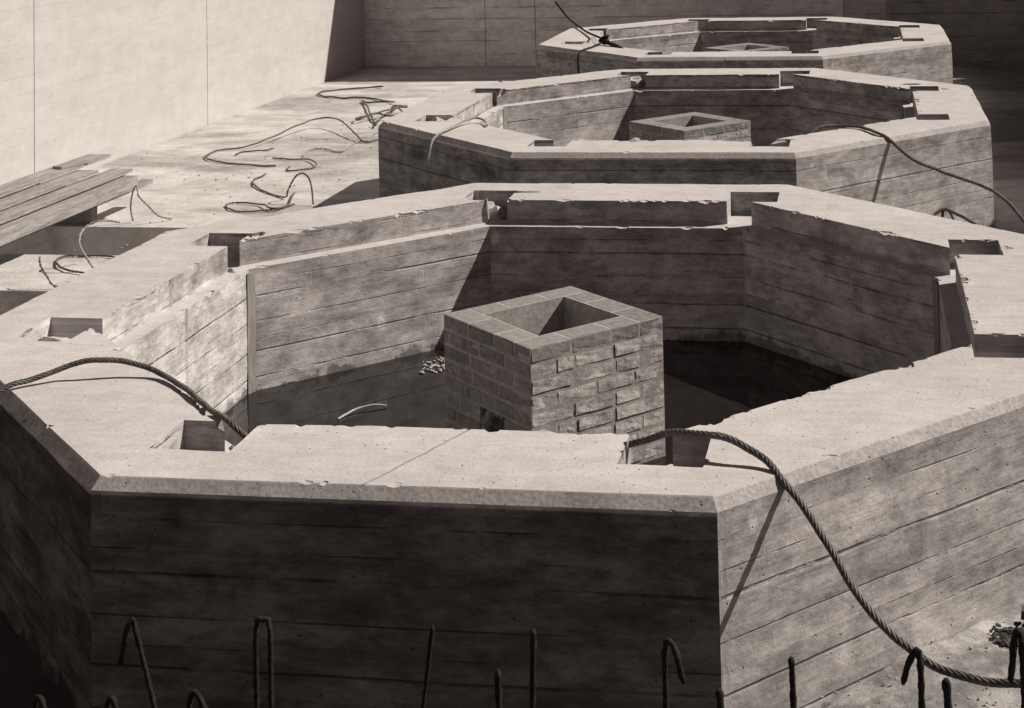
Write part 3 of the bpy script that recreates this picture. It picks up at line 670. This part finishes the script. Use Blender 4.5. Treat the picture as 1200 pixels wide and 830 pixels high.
# ------------------------------------------------------------------ hooked bars in the foreground
def bar(label, x, y, ztop, kind='straight', lean=(0,0), rad=.0115, depth=None, w=.05, drop=.10):
    root_z = GZ
    base = Vector((x+lean[0], y+lean[1], GZ-.05)); top = Vector((x, y, ztop))
    if kind == 'straight': pts = [base, base.lerp(top,.5)+Vector((.004,.003,0)), top]
    elif kind == 'hook': pts = [base, base.lerp(top,.5), top-Vector((0,0,.03)), top+Vector((w*.35,0,0)), top+Vector((w*.8,-.01,-.03)), top+Vector((w,-.015,-drop*.6)), top+Vector((w*1.25,-.02,-drop))]
    else: pts = [base, base.lerp(top,.5), top-Vector((0,0,.025)), top+Vector((w*.5,0,0)), top+Vector((w,0,-.025)), Vector((x+w*1.15+lean[0]*.3,y-.01,ztop-.3)), Vector((x+w*1.6,y-.02,GZ-.05))]
    rad *= .76; path = spline(pts, .010); fr = sweep(None, path, rad); mb = MB(); org = Vector((base.x, base.y, GZ)); ns = 8; b0 = 0; s = 0
    sd_ = random.random()*40
    for i, p in enumerate(path):
        if i: s += (path[i]-path[i-1]).length
        tw = s/.11*math.pi
        for k in range(ns):
            a = 2*math.pi*k/ns+tw; sq = 1.0/max(abs(math.cos(a-tw)), abs(math.sin(a-tw))); rr = rad*(.62+.38*sq)*(1+.22*noise.noise(Vector((s*18, k*.2, sd_)))+.22*noise.noise(Vector((s*70, k*1.3, sd_)))) 
            if i == 0 or i == len(path)-1: rr *= .55
            mb.v.append(tuple(p-org+(fr[i][0]*math.cos(a)+fr[i][1]*math.sin(a))*rr))
    for i in range(len(path)-1):
        for k in range(ns):
            k2=(k+1)%ns; a=i*ns; mb.f.append((a+k,a+k2,a+ns+k2,a+ns+k))
    mb.f.append(tuple(range(ns-1,-1,-1))); mb.f.append(tuple((len(path)-1)*ns+k for k in range(ns)))
    o = link('reinforcing_bar', mb.mesh('reinforcing_bar', True), M_bar); o.location = org
    return tag(o, label, 'reinforcing bar', 'bent reinforcing bars in the foreground')
BARS = []
for lb, kd, x, z, w_, dr, lean, rad in [
 ('lowest bar tip at the far left of the foreground row','hook',-1.099,-.564,.05,.06,0,.012),
 ('leaning hairpin bar, its long leg slanting down to the right','hook',-.755,-.312,-.035,.13,.14,.010),
 ('curled bar tip just right of the leaning hairpin','hook',-.577,-.524,.06,.07,0,.012),
 ('narrow tall hairpin bar, second hairpin from the left','loop',-.356,-.293,.045,0,0,.0105),
 ('thin bar slanting left in front of the middle of the dark face','straight',.213,-.283,.05,0,-.10,.009),
 ('short thick bar end in the centre of the foreground','straight',.414,-.405,.05,0,0,.0125),
 ('tall straight bar right of the short thick one','straight',.528,-.281,.05,0,-.03,.0115),
 ('hooked bar with a bent-over tip left of the lit corner','hook',.930,-.298,.045,.11,0,.0115),
 ('stubby bar tip directly at the foot of the lit corner','straight',1.091,-.429,.05,0,0,.0135),
 ('upright tarred bar in front of the lit right face','straight',1.307,-.325,.05,0,0,.012),
 ('bent bar under the rope, its tip turned down to the left','hook',1.683,-.292,-.042,.085,0,.012),
 ('short thick bar right of the rope crossing','straight',1.757,-.364,.05,0,.01,.0155),
 ('tall bar at the right edge with its tip hooked back down to the left','hook',1.976,-.222,-.030,.135,0,.0125),
 ('faint low bar tip left of the leaning hairpin','hook',-.854,-.554,.05,.05,0,.011)]:
    bar(lb, x, -.34, z, kd, (lean, 0), w=w_, drop=dr, rad=rad)

# ------------------------------------------------------------------ loose rubble
def pile(name, label, c, spread, n, smin, smax, mat, cat, seed):
    rnd = random.Random(seed); mb = MB()
    for i in range(n):
        a = rnd.uniform(0, 2*math.pi); q = rnd.random()**.7; s = rnd.uniform(smin, smax)
        vs_, fs_ = rock((s,s*rnd.uniform(.6,1),s*rnd.uniform(.5,.8)), seed*31+i, (spread[0]*q*math.cos(a), spread[1]*q*math.sin(a), s*.4), 1); mb.add(vs_, fs_)
    o = link(name, mb.mesh(name), mat); o.location = c; return tag(o, label, cat, kind='stuff')
pile('mortar_rubble', 'pale crumbs of mortar on the water beside the shaft', (-1.0,3.86,-.829), (.10,.16), 70, .004, .014, M_rubble, 'rubble', 3)
pile('mortar_rubble', 'crumbs of mortar fallen out of the hole in the shaft', (-.215,2.245,-.752), (.04,.04), 22, .008, .022, M_rubble, 'rubble', 4)
pile('gravel', 'gravel and clods scattered on the sunlit floor at the lower right', (1.9,.25,GZ+.122), (.75,.75), 260, .002, .008, M_rubble, 'gravel', 5)
pile('gravel', 'dark clods heaped by the right edge of the lower right floor', (2.07,.72,GZ+.12), (.12,.10), 150, .004, .016, M_debris, 'gravel', 6)
pile('gravel', 'chips of concrete scattered over the floor by the left wall', (-4.6,9.6,GZ+.0), (1.9,4.5), 160, .004, .014, M_rubble, 'gravel', 7)
pile('gravel', 'bits of mortar lying around the front right pocket of the nearest basin', (.78,.36,-.10), (.10,.07), 26, .006, .022, M_rubble, 'rubble', 9)
pile('gravel', 'crumbs on the rim behind the front left pocket of the nearest basin', (-.80,.44,-.10), (.10,.08), 22, .005, .018, M_rubble, 'rubble', 10)

mb = MB(); mb.box(-.12,.12,-.024,.024,0,.03)
o = link('broken_batten', mb.mesh('broken_batten'), M_debris); o.location = (2.19,.79,GZ+.135); o.rotation_euler = (0,R(8),R(-8)); tag(o, 'dark broken batten lying on the clods at the lower right edge', 'batten')
rope('twig', 'pale curved twig floating on the water left of the shaft', [(-1.26,2.93,-.826),(-1.237,3.0,-.822),(-1.20,3.07,-.815),(-1.13,3.12,-.812),(-1.06,3.14,-.822)], .006, M_rubble, 'twig', strands=0)
for k, (x, z, h) in enumerate(((-5.12,-.5145,.019), (-5.27,-.4655,.013), (-5.45,-.4245,.014))):
    for yb in (7.1,):
        mb = MB(); mb.box(-.06,.06,-.03,.03,0,h)
        if k: mb = MB(); mb.box(-.09,.085,-.03,.03,0,h)
        o = link('timber_spacer', mb.mesh('timber_spacer'), M_wood2); o.location = (x, yb, z+.0005)
        tag(o, 'thin timber spacer pinched between the ' + ('front timber and the second board', 'second and third boards of the stack', 'third board and the topmost board')[k], 'timber', 'thin spacers between the stacked boards')
